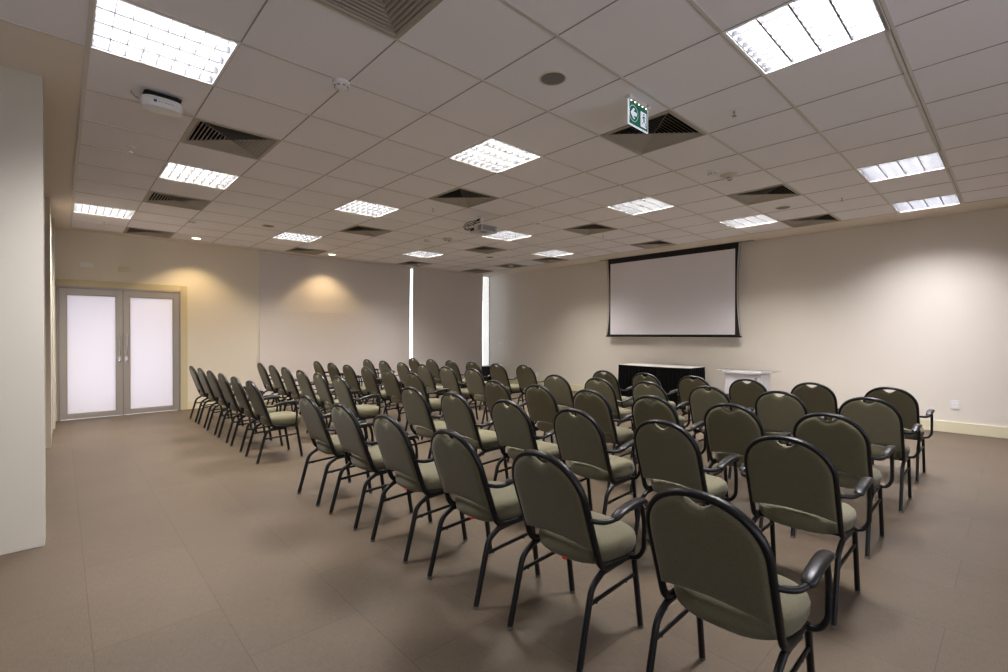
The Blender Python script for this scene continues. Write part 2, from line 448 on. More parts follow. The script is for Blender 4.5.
LL = {(-3,1):'square louvre light at the left by the wireless access point',
 (-2,5):'louvre light between two slatted vents in the row above the double door',
 (-3,9):'louvre light nearest the left wall, above the double door',
 (1,5):'louvre light left of the projector, between two pyramid vents',
 (1,9):'louvre light above the wide blind, between the two warm downlights',
 (1,1):'louvre light in the middle of the ceiling, nearest the round speaker',
 (5,5):'louvre light directly beside the ceiling projector',
 (5,9):'louvre light above the gap between the two blinds',
 (8,6):'louvre light near the wall, left of the projection screen top',
 (5,1):'louvre light between the exit sign and the projection screen',
 (8,0):'louvre light above the right edge of the projection screen',
 (1,-3):'largest looking louvre light, at the top right corner of the photo',
 (6,-3):'upper of two stacked louvre lights near the right wall',
 (9,-3):'louvre light closest to the right wall, over the power outlet'}
def make_light():
    t = thing('louvre_light', '', 'ceiling light', (0,0,H), 0, 'recessed square louvre lights in the ceiling')
    a = S/2; i = a-.016; d = .075
    b = NB()
    for (x0, x1, y0, y1) in ((-a, a, -a, -i), (-a, a, i, a), (-a, -i, -i, i), (i, a, -i, i)): box(b, x0, x1, y0, y1, -.006, .004)
    obj('light_frame', b, M_white, t)
    b = NB()
    for (p, q) in (((-i, -i), (i, -i)), ((i, -i), (i, i)), ((i, i), (-i, i)), ((-i, i), (-i, -i))):
        quad(b, [(p[0], p[1], 0), (q[0], q[1], 0), (q[0], q[1], d), (p[0], p[1], d)])
    quad(b, [(-i, -i, d), (i, -i, d), (i, i, d), (-i, i, d)]); obj('light_pan', b, M_pan, t)
    b = NB()
    for k in range(9):                       # cross blades, 8 cells along X
        x = -i + 2*i*k/8; box(b, x-.0015, x+.0015, -i, i, .001, .030)
    for k in range(5):                       # long reflectors between the tubes, 4 channels
        y = -i + 2*i*k/4
        vs = [(y-.0045, .002), (y+.0045, .002), (y+.0025, .042), (y-.0025, .042)]
        e = [[b.verts.new((x, q, z)) for q, z in vs] for x in (-i, i)]
        for n in range(4): b.faces.new((e[0][n], e[0][(n+1) % 4], e[1][(n+1) % 4], e[1][n]))
    obj('louvre', b, M_blade, t)
    for k in range(4):
        y = -i + 2*i*(k+.5)/4; b = NB()
        sweep(b, [(-i+.02, y, .050), (i-.02, y, .050)], .016, .016, n=10, sq=1); obj('tube', b, M_tube, t, True)
    return t
pl = make_light(); index_kids(pl)
for n, (u, v) in enumerate(LIGHTS):
    if n == 0: pl.location = cell(u, v); pl['label'] = LL[(u, v)]
    else: copy_at(pl, cell(u, v), LL[(u, v)])

VL = {(-2,-1):'slatted vent cut off by the top edge of the photo',
 (-2,3):'slatted vent below the access point, largest fully visible on the left',
 (-2,7):'slatted vent between two louvre lights near the left wall',
 (-2,11):'slatted vent against the door wall, above the double door',
 (2,3):'pyramid vent in the middle of ceiling, nearest before the projector',
 (2,7):'pyramid vent in front of the wide blind, right of a louvre light',
 (2,11):'pyramid vent beside the warm downlight over the wide blind',
 (2,-1):'pyramid vent behind the green exit sign',
 (6,-1):'pyramid vent beside the round speaker, right of the twin detector',
 (9,-1):'pyramid vent close to the right wall, nearest the screen corner',
 (6,3):'pyramid vent above the left side of the projection screen',
 (9,3):'pyramid vent touching the top of the projection screen',
 (6,7):'pyramid vent just beyond the ceiling projector',
 (9,7):'pyramid vent against the screen wall, below a louvre light',
 (6,11):'pyramid vent lit by daylight above the gap between blinds',
 (9,11):'pyramid vent in the far corner, above the corner gap'}
def make_vent():
    t = thing('air_diffuser', '', 'ceiling vent', (0,0,H), 0, 'square four way air diffusers in the ceiling')
    a = S/2; i = a-.035; b = NB()
    prof = [(a, 0), (a, -.004), (i+.008, -.010), (i, -.002), (i, .02)]
    rings = [[b.verts.new((sx*r, sy*r, z)) for sx, sy in ((-1,-1),(1,-1),(1,1),(-1,1))] for r, z in prof]
    for p, q in zip(rings, rings[1:]):
        for k in range(4): b.faces.new((p[k], p[(k+1) % 4], q[(k+1) % 4], q[k]))
    obj('diffuser_frame', b, M_vent, t)
    b = NB()
    for r0, z0, r1, z1 in ((i+.001, .0, i+.001, .16), ):
        p = [b.verts.new((sx*r0, sy*r0, z0)) for sx, sy in ((-1,-1),(1,-1),(1,1),(-1,1))]; q = [b.verts.new((sx*r1, sy*r1, z1)) for sx, sy in ((-1,-1),(1,-1),(1,1),(-1,1))]
        for k in range(4): b.faces.new((p[k], p[(k+1) % 4], q[(k+1) % 4], q[k]))
        b.faces.new(q)
    obj('duct_box', b, M_dark, t)
    # four triangular banks of curved blades, each flows outwards
    nb = 10; dirs = ((1,0),(0,1),(-1,0),(0,-1))
    for dx, dy in dirs:
        b = NB(); M = Matrix(((dx, -dy, 0), (dy, dx, 0), (0, 0, 1)))
        for k in range(nb):
            r = i*(k+.9)/nb
            sec = [(r-.0175, .0145), (r-.010, .0065), (r-.002, .001)]
            prev = None
            for (x, z) in sec:
                x = max(x, .003); hw = x-.001
                cur = [b.verts.new(M @ Vector((x, -hw, z))), b.verts.new(M @ Vector((x, hw, z))), b.verts.new(M @ Vector((x+.0012, hw, z+.0010))), b.verts.new(M @ Vector((x+.0012, -hw, z+.0010)))]
                if prev:
                    for n in range(4): b.faces.new((prev[n], prev[(n+1) % 4], cur[(n+1) % 4], cur[n]))
                prev = cur
        # divider strip along one diagonal
        obj('blade_bank', b, M_vent, t, False)
    b = NB()
    for sx, sy in ((1,1),(-1,1)):
        sweep(b, [(-i*sx, -i*sy, .006), (i*sx, i*sy, .006)], .004, .008, n=6); 
    obj('divider', b, M_vent, t)
    return t
pv = make_vent(); index_kids(pv)
for n, (u, v) in enumerate(VENTS):
    if n == 0: pv.location = cell(u, v); pv['label'] = VL[(u, v)]
    else: copy_at(pv, cell(u, v), VL[(u, v)])

# swirl diffuser with radial slots
def swirl():
    t = thing('swirl_diffuser', 'perforated ceiling plate with radial slots near the far corner', 'ceiling vent', cell(9, 9))
    a = S/2; b = NB()
    box(b, -a, a, -a, a, .001, .10, mi=0); obj('duct_box', b, M_dark, t)
    b = NB(); box(b, -a, a, -a, a, -.003, 0); obj('plate', b, M_vent, t)
    for k in range(24):
        an = 2*PI*k/24; b = NB()
        for r0, r1 in ((.08, .26),):
            c, s = math.cos(an), math.sin(an)
            pts = [(r0, -.006), (r1, -.014), (r1, .014), (r0, .006)]
            lo = [b.verts.new((x*c-y*s, x*s+y*c, -.0045)) for x, y in pts]; hi = [b.verts.new((x*c-y*s, x*s+y*c, -.003)) for x, y in pts]
            b.faces.new(lo); b.faces.new(hi[::-1])
            for n in range(4): b.faces.new((lo[n], lo[(n+1) % 4], hi[(n+1) % 4], hi[n]))
        obj('slot', b, M_dark, t)
    b = NB(); lathe(b, [(0, -.010), (.04, -.009), (.05, -.003), (0, -.003)], 20); obj('centre_cap', b, M_plate, t, True)
swirl()

# round speakers
for (x, y), lab in (((.31, -.32), 'round grey ceiling speaker right of the middle louvre light'), ((4.84, -.28), 'round ceiling speaker beyond the vent near the right wall'),
                    ((.31, 5.36), 'round ceiling speaker in front of the wide blind'), ((4.7, 5.3), 'small round ceiling speaker beyond the projector vent')):
    t = thing('ceiling_speaker', lab, 'speaker', (x, y, H), 0, 'round ceiling speakers')
    b = NB(); lathe(b, [(.088, 0), (.088, -.004), (.080, -.007), (.076, -.004), (.076, 0)], 36); obj('rim', b, M_beigepl, t, True)
    b = NB(); lathe(b, [(.0765, -.0035), (.05, -.0045), (0, -.005)], 36); obj('grille', b, M_grill, t, True)

# smoke detectors
def detector(x, y, lab, r=.05, grp='smoke detectors'):
    t = thing('smoke_detector', lab, 'smoke detector', (x, y, H), 0, grp)
    b = NB(); lathe(b, [(0, 0), (r, 0), (r, -.014), (r*.95, -.018), (r*.8, -.020), (0, -.020)], 28); obj('base', b, M_plate, t, True)
    b = NB(); lathe(b, [(r*.78, -.020), (r*.78, -.030), (r*.70, -.036), (r*.55, -.042), (0, -.044)], 28); obj('sensor_cap', b, M_plate, t, True)
    b = NB()
    for k in range(8):
        an = 2*PI*k/8; c, s = math.cos(an), math.sin(an)
        vs = [(r*.70, -r*.18), (r*.80, -r*.18), (r*.80, r*.18), (r*.70, r*.18)]
        lo = [b.verts.new((p*c-q*s, p*s+q*c, -.0345)) for p, q in vs]; hi = [b.verts.new((p*c-q*s, p*s+q*c, -.026)) for p, q in vs]
        b.faces.new(lo); b.faces.new(hi[::-1])
        for n in range(4): b.faces.new((lo[n], lo[(n+1) % 4], hi[(n+1) % 4], hi[n]))
    obj('sensor_slots', b, M_greymark, t)
detector(-.655, .65, 'white smoke detector on a tile corner below the topmost vent', .055)
detector(2.80, -.26, 'smoke detector of the pair below the exit sign vent', .055)
detector(2.66, 4.62, 'small smoke detector beyond the projector, nearer the wide blind', .05)
detector(-.60, 5.76, 'smoke detector near the left warm downlight', .05)
detector(3.12, 2.42, 'smoke detector right of the projector', .05)

# twin emergency lamp units next to two detectors
def twin(x, y, lab):
    t = thing('emergency_lamp', lab, 'emergency light', (x, y, H), 0, 'twin head emergency lamps on the ceiling')
    b = NB(); lathe(b, [(0, 0), (.085, 0), (.085, -.008), (.075, -.016), (0, -.018)], 28); obj('mounting_plate', b, M_beigepl, t, True)
    for s in (-1, 1):
        b = NB(); lathe(b, [(0, -.045), (.022, -.045), (.030, -.038), (.030, -.028), (.016, -.012), (0, -.012)], 18, Matrix.Translation((.045*s, .01*s, 0))); h = obj('lamp_head', b, M_beigepl, t, True)
        b = NB(); lathe(b, [(0, -.047), (.017, -.0465), (.017, -.044), (0, -.044)], 16, Matrix.Translation((.045*s, .01*s, 0))); obj('lens', b, M_lens, h, True)
twin(3.02, -.33, 'twin head emergency lamp of the pair below the exit sign vent')
twin(2.86, 4.30, 'twin head emergency lamp beyond the projector')

# sprinklers
def sprinkler(x, y, lab):
    t = thing('sprinkler', lab, 'sprinkler', (x, y, H), 0, 'pendent sprinklers in the ceiling')
    b = NB(); lathe(b, [(0, 0), (.034, 0), (.034, -.003), (.024, -.007), (.012, -.004), (0, -.004)], 24); obj('escutcheon', b, M_white, t, True)
    b = NB(); lathe(b, [(0, 0), (.008, 0), (.008, -.018), (0, -.018)], 12)
    for s in (-1, 1): sweep(b, [(.006*s, 0, -.015), (.012*s, 0, -.026), (.003*s, 0, -.040)], .003, .003, n=6)
    lathe(b, [(0, -.040), (.016, -.041), (.016, -.043), (0, -.044)], 16); obj('sprinkler_head', b, M_steel, t, True)
for x, y, lab in ((-1.54, 2.93, 'sprinkler on the left between access point and louvre lights'), (1.61, -.93, 'sprinkler beside the large top right louvre light'),
                  (4.86, -.91, 'sprinkler near the upper of two right wall louvre lights'), (1.55, 2.82, 'sprinkler just in front of the ceiling projector'),
                  (-1.52, 6.70, 'sprinkler beyond the louvre light above the double door'), (1.40, 6.73, 'sprinkler beside the vent over the wide blind'),
                  (4.55, 2.30, 'sprinkler left of the vent above the projection screen'), (3.45, 5.95, 'sprinkler near the vent over the blind gap')):
    sprinkler(x, y, lab)

# warm downlights
for (x, y), lab in zip(DOWN, ('warm round downlight above the beige wall beside the door', 'warm round downlight in front of the wide blind')):
    t = thing('downlight', lab, 'downlight', (x, y, H), 0, 'round warm downlights')
    b = NB(); lathe(b, [(.062, .0), (.095, 0), (.095, -.004), (.088, -.008), (.066, -.006), (.062, .0)], 36); obj('trim_ring', b, M_white, t, True)
    b = NB(); lathe(b, [(.064, -.004), (.04, -.0065), (0, -.007)], 30); obj('lamp_lens', b, M_downg, t, True)

# exit sign
def exit_sign():
    x0, x1, z0, z1, y = .845, 1.095, 2.785, 2.955, -.53
    t = thing('exit_sign', 'green hanging sign with white arrow and running figure', 'exit sign', ((x0+x1)/2, y, H))
    w2 = (x1-x0)/2; zo = z0-H; zt = z1-H
    b = NB(); box(b, -w2-.012, w2+.012, -.022, .022, zt-.002, .0, bev=.005); obj('mounting_rail', b, M_plate, t)
    b = NB()
    box(b, -w2, w2, -.004, .004, zo, zt); obj('panel', b, M_signw, t)
    g = NB(); box(g, -w2+.008, -.004, -.0052, .0052, zo+.008, zt-.002); box(g, -.004, w2-.008, -.0052, .0052, zo+.008, zt-.002); obj('green_field', g, M_green, t)
    for sgn in (-1, 1):
        yy = .0058*sgn
        def flat(bm_, pts):
            vs = [bm_.verts.new((px, yy, pz)) for px, pz in pts]; vs2 = [bm_.verts.new((px, yy-.0008*sgn, pz)) for px, pz in pts]
            bm_.faces.new(vs); bm_.faces.new(vs2[::-1])
            for n in range(len(pts)): bm_.faces.new((vs[n], vs[(n+1) % len(pts)], vs2[(n+1) % len(pts)], vs2[n]))
        cz = (zo+zt)/2; cx = -w2/2-.002; k = NB()
        # arrow pointing left with chevron head
        flat(k, [(cx-.038, cz), (cx-.004, cz+.036), (cx+.016, cz+.036), (cx-.002, cz+.013), (cx+.038, cz+.013), (cx+.038, cz-.013), (cx-.002, cz-.013), (cx+.016, cz-.036), (cx-.004, cz-.036)])
        o = obj('arrow', k, M_signw, t)
        k = NB(); n = 40
        for q in range(n):
            a0, a1 = 2*PI*q/n, 2*PI*(q+.8)/n
            flat(k, [(cx+.053*math.cos(a0), cz+.053*math.sin(a0)), (cx+.056*math.cos(a0), cz+.056*math.sin(a0)), (cx+.056*math.cos(a1), cz+.056*math.sin(a1)), (cx+.053*math.cos(a1), cz+.053*math.sin(a1))])
        obj('ring', k, M_signw, t)
        dx = w2/2-.002; k = NB(); flat(k, [(dx-.036, zo+.024), (dx+.040, zo+.024), (dx+.040, zt-.040), (dx-.036, zt-.040)]); obj('doorway', k, M_signw, t)
        k = NB(); yy = .0066*sgn
        hx, hz = dx+.006, zt-.055
        flat(k, [(hx+.009*math.cos(2*PI*q/12), hz+.009*math.sin(2*PI*q/12)) for q in range(12)])
        flat(k, [(hx-.012, hz-.013), (hx+.006, hz-.012), (hx+.010, hz-.045), (hx-.006, hz-.047)])
        flat(k, [(hx-.010, hz-.014), (hx-.026, hz-.030), (hx-.022, hz-.034), (hx-.008, hz-.022)])
        flat(k, [(hx+.006, hz-.014), (hx+.022, hz-.026), (hx+.026, hz-.020), (hx+.008, hz-.009)])
        flat(k, [(hx-.006, hz-.044), (hx+.001, hz-.046), (hx-.014, hz-.066), (hx-.032, hz-.070), (hx-.032, hz-.064), (hx-.018, hz-.061)])
        flat(k, [(hx+.001, hz-.044), (hx+.010, hz-.044), (hx+.022, hz-.060), (hx+.030, hz-.084), (hx+.023, hz-.085), (hx+.014, hz-.064)])
        obj('running_figure', k, M_green, t)
    for q in range(5):
        b = NB(); px = -w2+.03+q*(2*w2-.06)/4; box(b, px-.005, px+.005, -.007, .007, zt-.007, zt-.001, bev=.001); obj('led', b, M_led, t)
    b = NB(); box(b, w2-.045, w2-.030, -.026, -.021, zt+.006, zt+.014); obj('test_button', b, M_red, t)
exit_sign()

# wireless access point
def access_point():
    t = thing('access_point', 'white oval wireless access point hanging under the left ceiling', 'access point', (-1.48, 1.66, H), .03)
    b = NB(); n = 40; prof = [(.80, -.030), (.97, -.038), (1., -.056), (.98, -.084), (.86, -.100), (0, -.106)]
    rings = []
    for s, z in prof:
        if s == 0: rings.append([b.verts.new((0, 0, z))]); continue
        r = []
        for k in range(n):
            a = 2*PI*k/n; ca, sa = math.cos(a), math.sin(a)
            r.append(b.verts.new((math.copysign(abs(ca)**.72, ca)*(.120-(1-s)*.08), math.copysign(abs(sa)**.72, sa)*(.075-(1-s)*.08), z)))
        rings.append(r)
    for p, q in zip(rings, rings[1:]):
        for k in range(n):
            if len(q) == 1: b.faces.new((p[k], p[(k+1) % n], q[0]))
            else: b.faces.new((p[k], p[(k+1) % n], q[(k+1) % n], q[k]))
    b.faces.new(rings[0][::-1]); obj('shell', b, M_plate, t, True)
    b = NB(); box(b, -.105, .105, -.060, .060, -.031, -.010, bev=.004)
    for k in range(11): box(b, -.10+k*.02-.002, -.10+k*.02+.002, -.066, .066, -.030, -.012)
    obj('vented_base', b, M_dark, t)
    b = NB(); box(b, -.09, .09, -.045, .045, -.011, 0); obj('bracket', b, M_dark, t)
    b = NB(); box(b, -.055, -.038, -.0762, -.0735, -.078, -.062); obj('logo_mark', b, M_blue, t)
    b = NB()
    for k, wd in enumerate((.010, .006, .012, .008, .009)): box(b, -.028+k*.018, -.028+k*.018+wd, -.0765, -.0735, -.073, -.069)
    obj('lettering', b, M_greymark, t)
    b = NB(); sweep(b, fillet([(-.16, .05, 0), (-.16, .05, -.012), (-.148, .02, -.04), (-.125, .02, -.05)], .01, 4), .004, .004, n=6); obj('cable', b, M_cable, t, True)
access_point()

# projector hung below the ceiling
def projector():
    t = thing('projector', 'grey ceiling projector with looping black cables beside a louvre light', 'projector', (2.30, 2.74, H), 0)
    b = NB(); lathe(b, [(0, 0), (.05, 0), (.05, -.006), (.018, -.010), (.018, -.15), (0, -.15)], 20); obj('mount_pole', b, M_plate, t, True)
    X0, Y0, Z0 = -.03, -.08, -.20
    b = NB(); box(b, X0-.14, X0+.14, Y0-.13, Y0+.13, Z0-.045, Z0+.045, bev=.012, seg=3); body = obj('body', b, M_projb, t, True)
    b = NB()
    for k in range(12): box(b, X0-.12+k*.019, X0-.12+k*.019+.011, Y0-.1315, Y0-.129, Z0-.032, Z0+.032)
    for k in range(5): box(b, X0-.1415, X0-.139, Y0-.115+k*.014, Y0-.115+k*.014+.008, Z0-.032, Z0+.032)
    for k in range(6): box(b, X0-.10, X0+.02, Y0-.11+k*.02, Y0-.11+k*.02+.01, Z0-.0465, Z0-.044)
    obj('vent_grille', b, M_projg, body)
    b = NB(); lathe(b, [(0, 0), (.032, 0), (.036, .02), (.032, .03), (.026, .024), (0, .020)], 24, Matrix.Translation((X0+.13, Y0+.07, Z0)) @ Matrix.Rotation(PI/2, 4, 'Y')); obj('lens', b, M_lens, t, True)
    b = NB(); box(b, X0-.1425, X0-.139, Y0+.03, Y0+.11, Z0-.022, Z0+.014); obj('port_panel', b, M_dark, body)
    b = NB(); box(b, -.06, .06, -.10, .05, -.157, -.148); box(b, -.035, .03, -.05, .03, -.150, -.09, bev=.004); obj('bracket', b, M_plate, t)
    for k, pts in enumerate(([(.0, .02, -.03), (-.04, .06, -.05), (-.05, .20, -.045), (-.10, .26, -.10), (-.12, .20, -.17), (-.17, .05, -.185), (X0-.142, Y0+.10, Z0-.01)],
                             [(.01, .0, -.06), (-.05, .05, -.09), (-.10, .14, -.12), (-.16, .10, -.15), (X0-.142, Y0+.12, Z0)],
                             [(.02, .02, -.02), (-.03, .05, -.035), (-.07, .02, -.07), (-.13, .0, -.12), (X0-.142, Y0+.06, Z0+.005)],
                             [(-.02, .01, -.05), (-.10, .18, -.10), (-.15, .16, -.165), (X0-.142, Y0+.14, Z0-.012)])):
        # smooth through the points
        P = [Vector(p) for p in pts]; out = []
        for q in range(len(P)-1):
            p0, p1, p2, p3 = P[max(q-1, 0)], P[q], P[q+1], P[min(q+2, len(P)-1)]
            for s in range(6):
                u = s/6; out.append(.5*((2*p1)+(-p0+p2)*u+(2*p0-5*p1+4*p2-p3)*u*u+(-p0+3*p1-3*p2+p3)*u**3))
        out.append(P[-1]); b = NB(); sweep(b, out, .011, .011, n=6, sq=1); obj('cable', b, M_cable, t, True)
projector()

# ------------------------------------------------------------------ projection screen
def screen():
    xs = 6.80; yL, yR = 3.70, 1.075; zt, zb = 2.865, 1.335
    t = thing('projection_screen', 'large white projection screen with black border on the wall', 'projection screen', (xs, (yL+yR)/2, zb))
    cy = (yL+yR)/2; hw = (yL-yR)/2; ht = zt-zb
    b = NB(); box(b, -.003, .001, -hw, hw, 0, ht); obj('white_surface', b, M_screenw, t)
    # black border: straight inside, tensioned outer edge curves outwards at top and bottom
    b = NB(); n = 24; zz0, zz1 = -.03, H-zb-.006
    for s in (-1, 1):
        inn, out = [], []
        for k in range(n+1):
            q = k/n; z = zz0+(zz1-zz0)*q
            o = hw + .028 + .062*(abs(2*q-1)**2.2)*(1 if q < .5 else .55)
            inn.append((s*hw, z)); out.append((s*o, z))
        for k in range(n):
            a = [(inn[k]), (out[k]), (out[k+1]), (inn[k+1])]
            f = [b.verts.new((-.0022, y, z)) for y, z in a]; g = [b.verts.new((.0012, y, z)) for y, z in a]
            b.faces.new(f); b.faces.new(g[::-1])
            for m_ in range(4): b.faces.new((f[m_], f[(m_+1) % 4], g[(m_+1) % 4], g[m_]))
    box(b, -.0022, .0012, -hw, hw, ht, zz1); box(b, -.0022, .0012, -hw, hw, zz0, 0)
    obj('black_border', b, M_screenb, t)
    b = NB(); box(b, -.018, .018, -hw-.11, hw+.11, -.050, -.022, bev=.006); obj('weight_bar', b, M_screenb, t)
    b = NB(); box(b, -.004, .004, hw*.0-.012-.1, -.088, -.058, -.050); obj('pull_tab', b, M_steel, t)
    for s in (-1, 1):
        b = NB(); pts = [(0, s*(hw+.105*1.0-.055*math.sin(PI*k/12)), -.03+(zz1+.03)*k/12) for k in range(13)]
        sweep(b, pts, .004, .004, n=6); obj('tension_cord', b, M_screenb, t)
screen()

# ------------------------------------------------------------------ skirted table, lectern, box in the corner
def table():
    y0, y1, x0, x1, z = 1.56, 3.02, 6.10, 6.66, .745
    t = thing('skirted_table', 'long table with white top and pleated black skirt under the screen', 'table', ((x0+x1)/2, (y0+y1)/2, 0))
    hx, hy = (x1-x0)/2, (y1-y0)/2
    b = NB(); n = 40; g = []
    for i in range(n+1):
        y = -hy + 2*hy*i/n; dz = -.006*math.sin(PI*i/n)
        g.append([b.verts.new((x, y, z+dz if x < 0 else z)) for x in (-hx, hx)])
    thick_sheet(b, g, (0, 0, -.02)); obj('tabletop', b, M_cloth, t, True)
    # pleated skirt round four sides
    per = [(-hx-.006, -hy-.006), (-hx-.006, hy+.006), (hx+.006, hy+.006), (hx+.006, -hy-.006)]
    b = NB(); prev = None; first = None
    for s in range(4):
        a, c = Vector(per[s]), Vector(per[(s+1) % 4]); L = (c-a).length; d = (c-a)/L; nn = Vector((-d.y, d.x))
        m_ = int(L/.012)
        for k in range(m_):
            q = k*L/m_; ph = q/.075*2*PI; top = a+d*q+nn*(.003*math.sin(ph)); bot = a+d*q+nn*(.016*math.sin(ph)+.018*1)
            flare = .9 if 0 else 1
            cur = (b.verts.new((top.x, top.y, z-.004-.006*math.sin(PI*q/L)*(s == 0))), b.verts.new((bot.x, bot.y, .012)))
            if prev: b.faces.new((prev[0], cur[0], cur[1], prev[1]))
            else: first = cur
            prev = cur
    b.faces.new((prev[0], first[0], first[1], prev[1]))
    obj('skirt', b, M_skirt, t, True)
    for sx in (-1, 1):
        for sy in (-1, 1):
            b = NB(); sweep(b, [(sx*(hx-.06), sy*(hy-.08), 0), (sx*(hx-.06), sy*(hy-.08), z-.02)], .03, .03, up=Vector((1,0,0)), n=10); obj('leg', b, M_black, t, True)
table()
def lectern():
    y0, y1, x0, x1 = .41, .965, 6.10, 6.53
    t = thing('lectern', 'white low lectern with thin glass shelf beside the black skirted table', 'lectern', ((x0+x1)/2, (y0+y1)/2, 0))
    hx, hy = (x1-x0)/2, (y1-y0)/2
    b = NB(); box(b, -hx, hx, -hy, -hy+.02, .0, .70, bev=.002); obj('side_panel', b, M_lect, t)
    b = NB(); box(b, -hx, hx, hy-.02, hy, .0, .70, bev=.002); obj('side_panel', b, M_lect, t)
    b = NB(); box(b, -hx, -hx+.02, -hy+.0205, hy-.0205, .03, .70, bev=.002); obj('front_panel', b, M_lect, t)
    b = NB(); box(b, -hx+.02, hx, -hy+.0205, hy-.0205, .36, .38); obj('shelf', b, M_lect, t)
    b = NB(); box(b, -hx-.03, hx+.03, -hy-.02, hy+.02, .708, .740, bev=.004); obj('top', b, M_lect, t)
    b = NB(); box(b, -hx-.01, hx+.01, -hy-.17, hy+.13, .7405, .7485, bev=.002); obj('glass_shelf', b, M_glass, t)
    b = NB(); box(b, -hx-.012, -hx+.018, -hy-.17, hy+.13, .7486, .7512, bev=.001); obj('shelf_edge', b, M_white, t)
    b = NB(); box(b, -hx-.0015, -hx, -hy+.05, -hy+.09, .60, .65); obj('mark', b, M_greymark, t)
lectern()
def corner_box():
    x0, x1, y0, y1, z = 6.36, 6.74, 7.22, 7.54, .455
    t = thing('loudspeaker_box', 'black box standing on the floor in the far corner by the blind', 'speaker box', ((x0+x1)/2, (y0+y1)/2, 0))
    hx, hy = (x1-x0)/2, (y1-y0)/2
    b = NB(); box(b, -hx, hx, -hy, hy, .012, z, bev=.008); obj('cabinet', b, M_skirt, t)
    b = NB(); box(b, -hx-.006, -hx-.0005, -hy+.02, hy-.02, .04, z-.03, bev=.002); obj('front_grille', b, M_screenb, t)
    for sx in (-1, 1):
        for sy in (-1, 1):
            b = NB(); lathe(b, [(0, 0), (.015, 0), (.018, .012), (0, .012)], 12, Matrix.Translation((sx*(hx-.03), sy*(hy-.03), 0))); obj('foot', b, M_black, t)
corner_box()

# ------------------------------------------------------------------ wall plates
def plate(name, lab, cat, loc, wy, hz, face='x', mm=None, slots=True, grp=None):
    t = thing(name, lab, cat, loc, 0 if face == 'x' else -PI/2, grp)      # local -X looks into the room
    if face == 'y': t.rotation_euler = (0, 0, PI/2)
    b = NB(); box(b, -.009, -.0002, -wy/2, wy/2, -hz/2, hz/2, bev=.003); obj('cover', b, mm or M_plate, t)
    if slots:
        b = NB(); box(b, -.0105, -.0088, -wy*.30, wy*.30, -hz*.24, hz*.24, bev=.001); obj('insert', b, mm or M_white, t)
        b = NB()
        for s in (-1, 0, 1): lathe(b, [(0, 0), (.0026, 0), (.0026, .0014), (0, .0014)], 8, Matrix.Translation((-.0105, s*.011, -.002*(s == 0))) @ Matrix.Rotation(-PI/2, 4, 'Y'))
        obj('socket_holes', b, M_dark, t)
plate('power_outlet', 'white power outlet on the right wall near the photo edge', 'outlet', (XW, -1.77, .385), .085, .118)
plate('power_outlet', 'small white power outlet low on the wall left of the table', 'outlet', (XW, 6.0, .315), .075, .115)
for k in range(3):
    plate('wall_switch', ('leftmost', 'middle', 'rightmost')[k]+' of three small white switches beside the corner gap', 'switch', (XW, 7.42-.13*k, 1.09), .075, .075, slots=True, grp='wall switches by the far corner')
plate('wall_plate', 'white blank cover plate above the left door leaf', 'wall plate', (-1.69, YW, 2.44), .16, .075, 'y', slots=False)
plate('wall_plate', 'wall coloured blank cover plate above the right door leaf', 'wall plate', (-1.21, YW, 2.42), .16, .085, 'y', mm=M_plate2, slots=False)

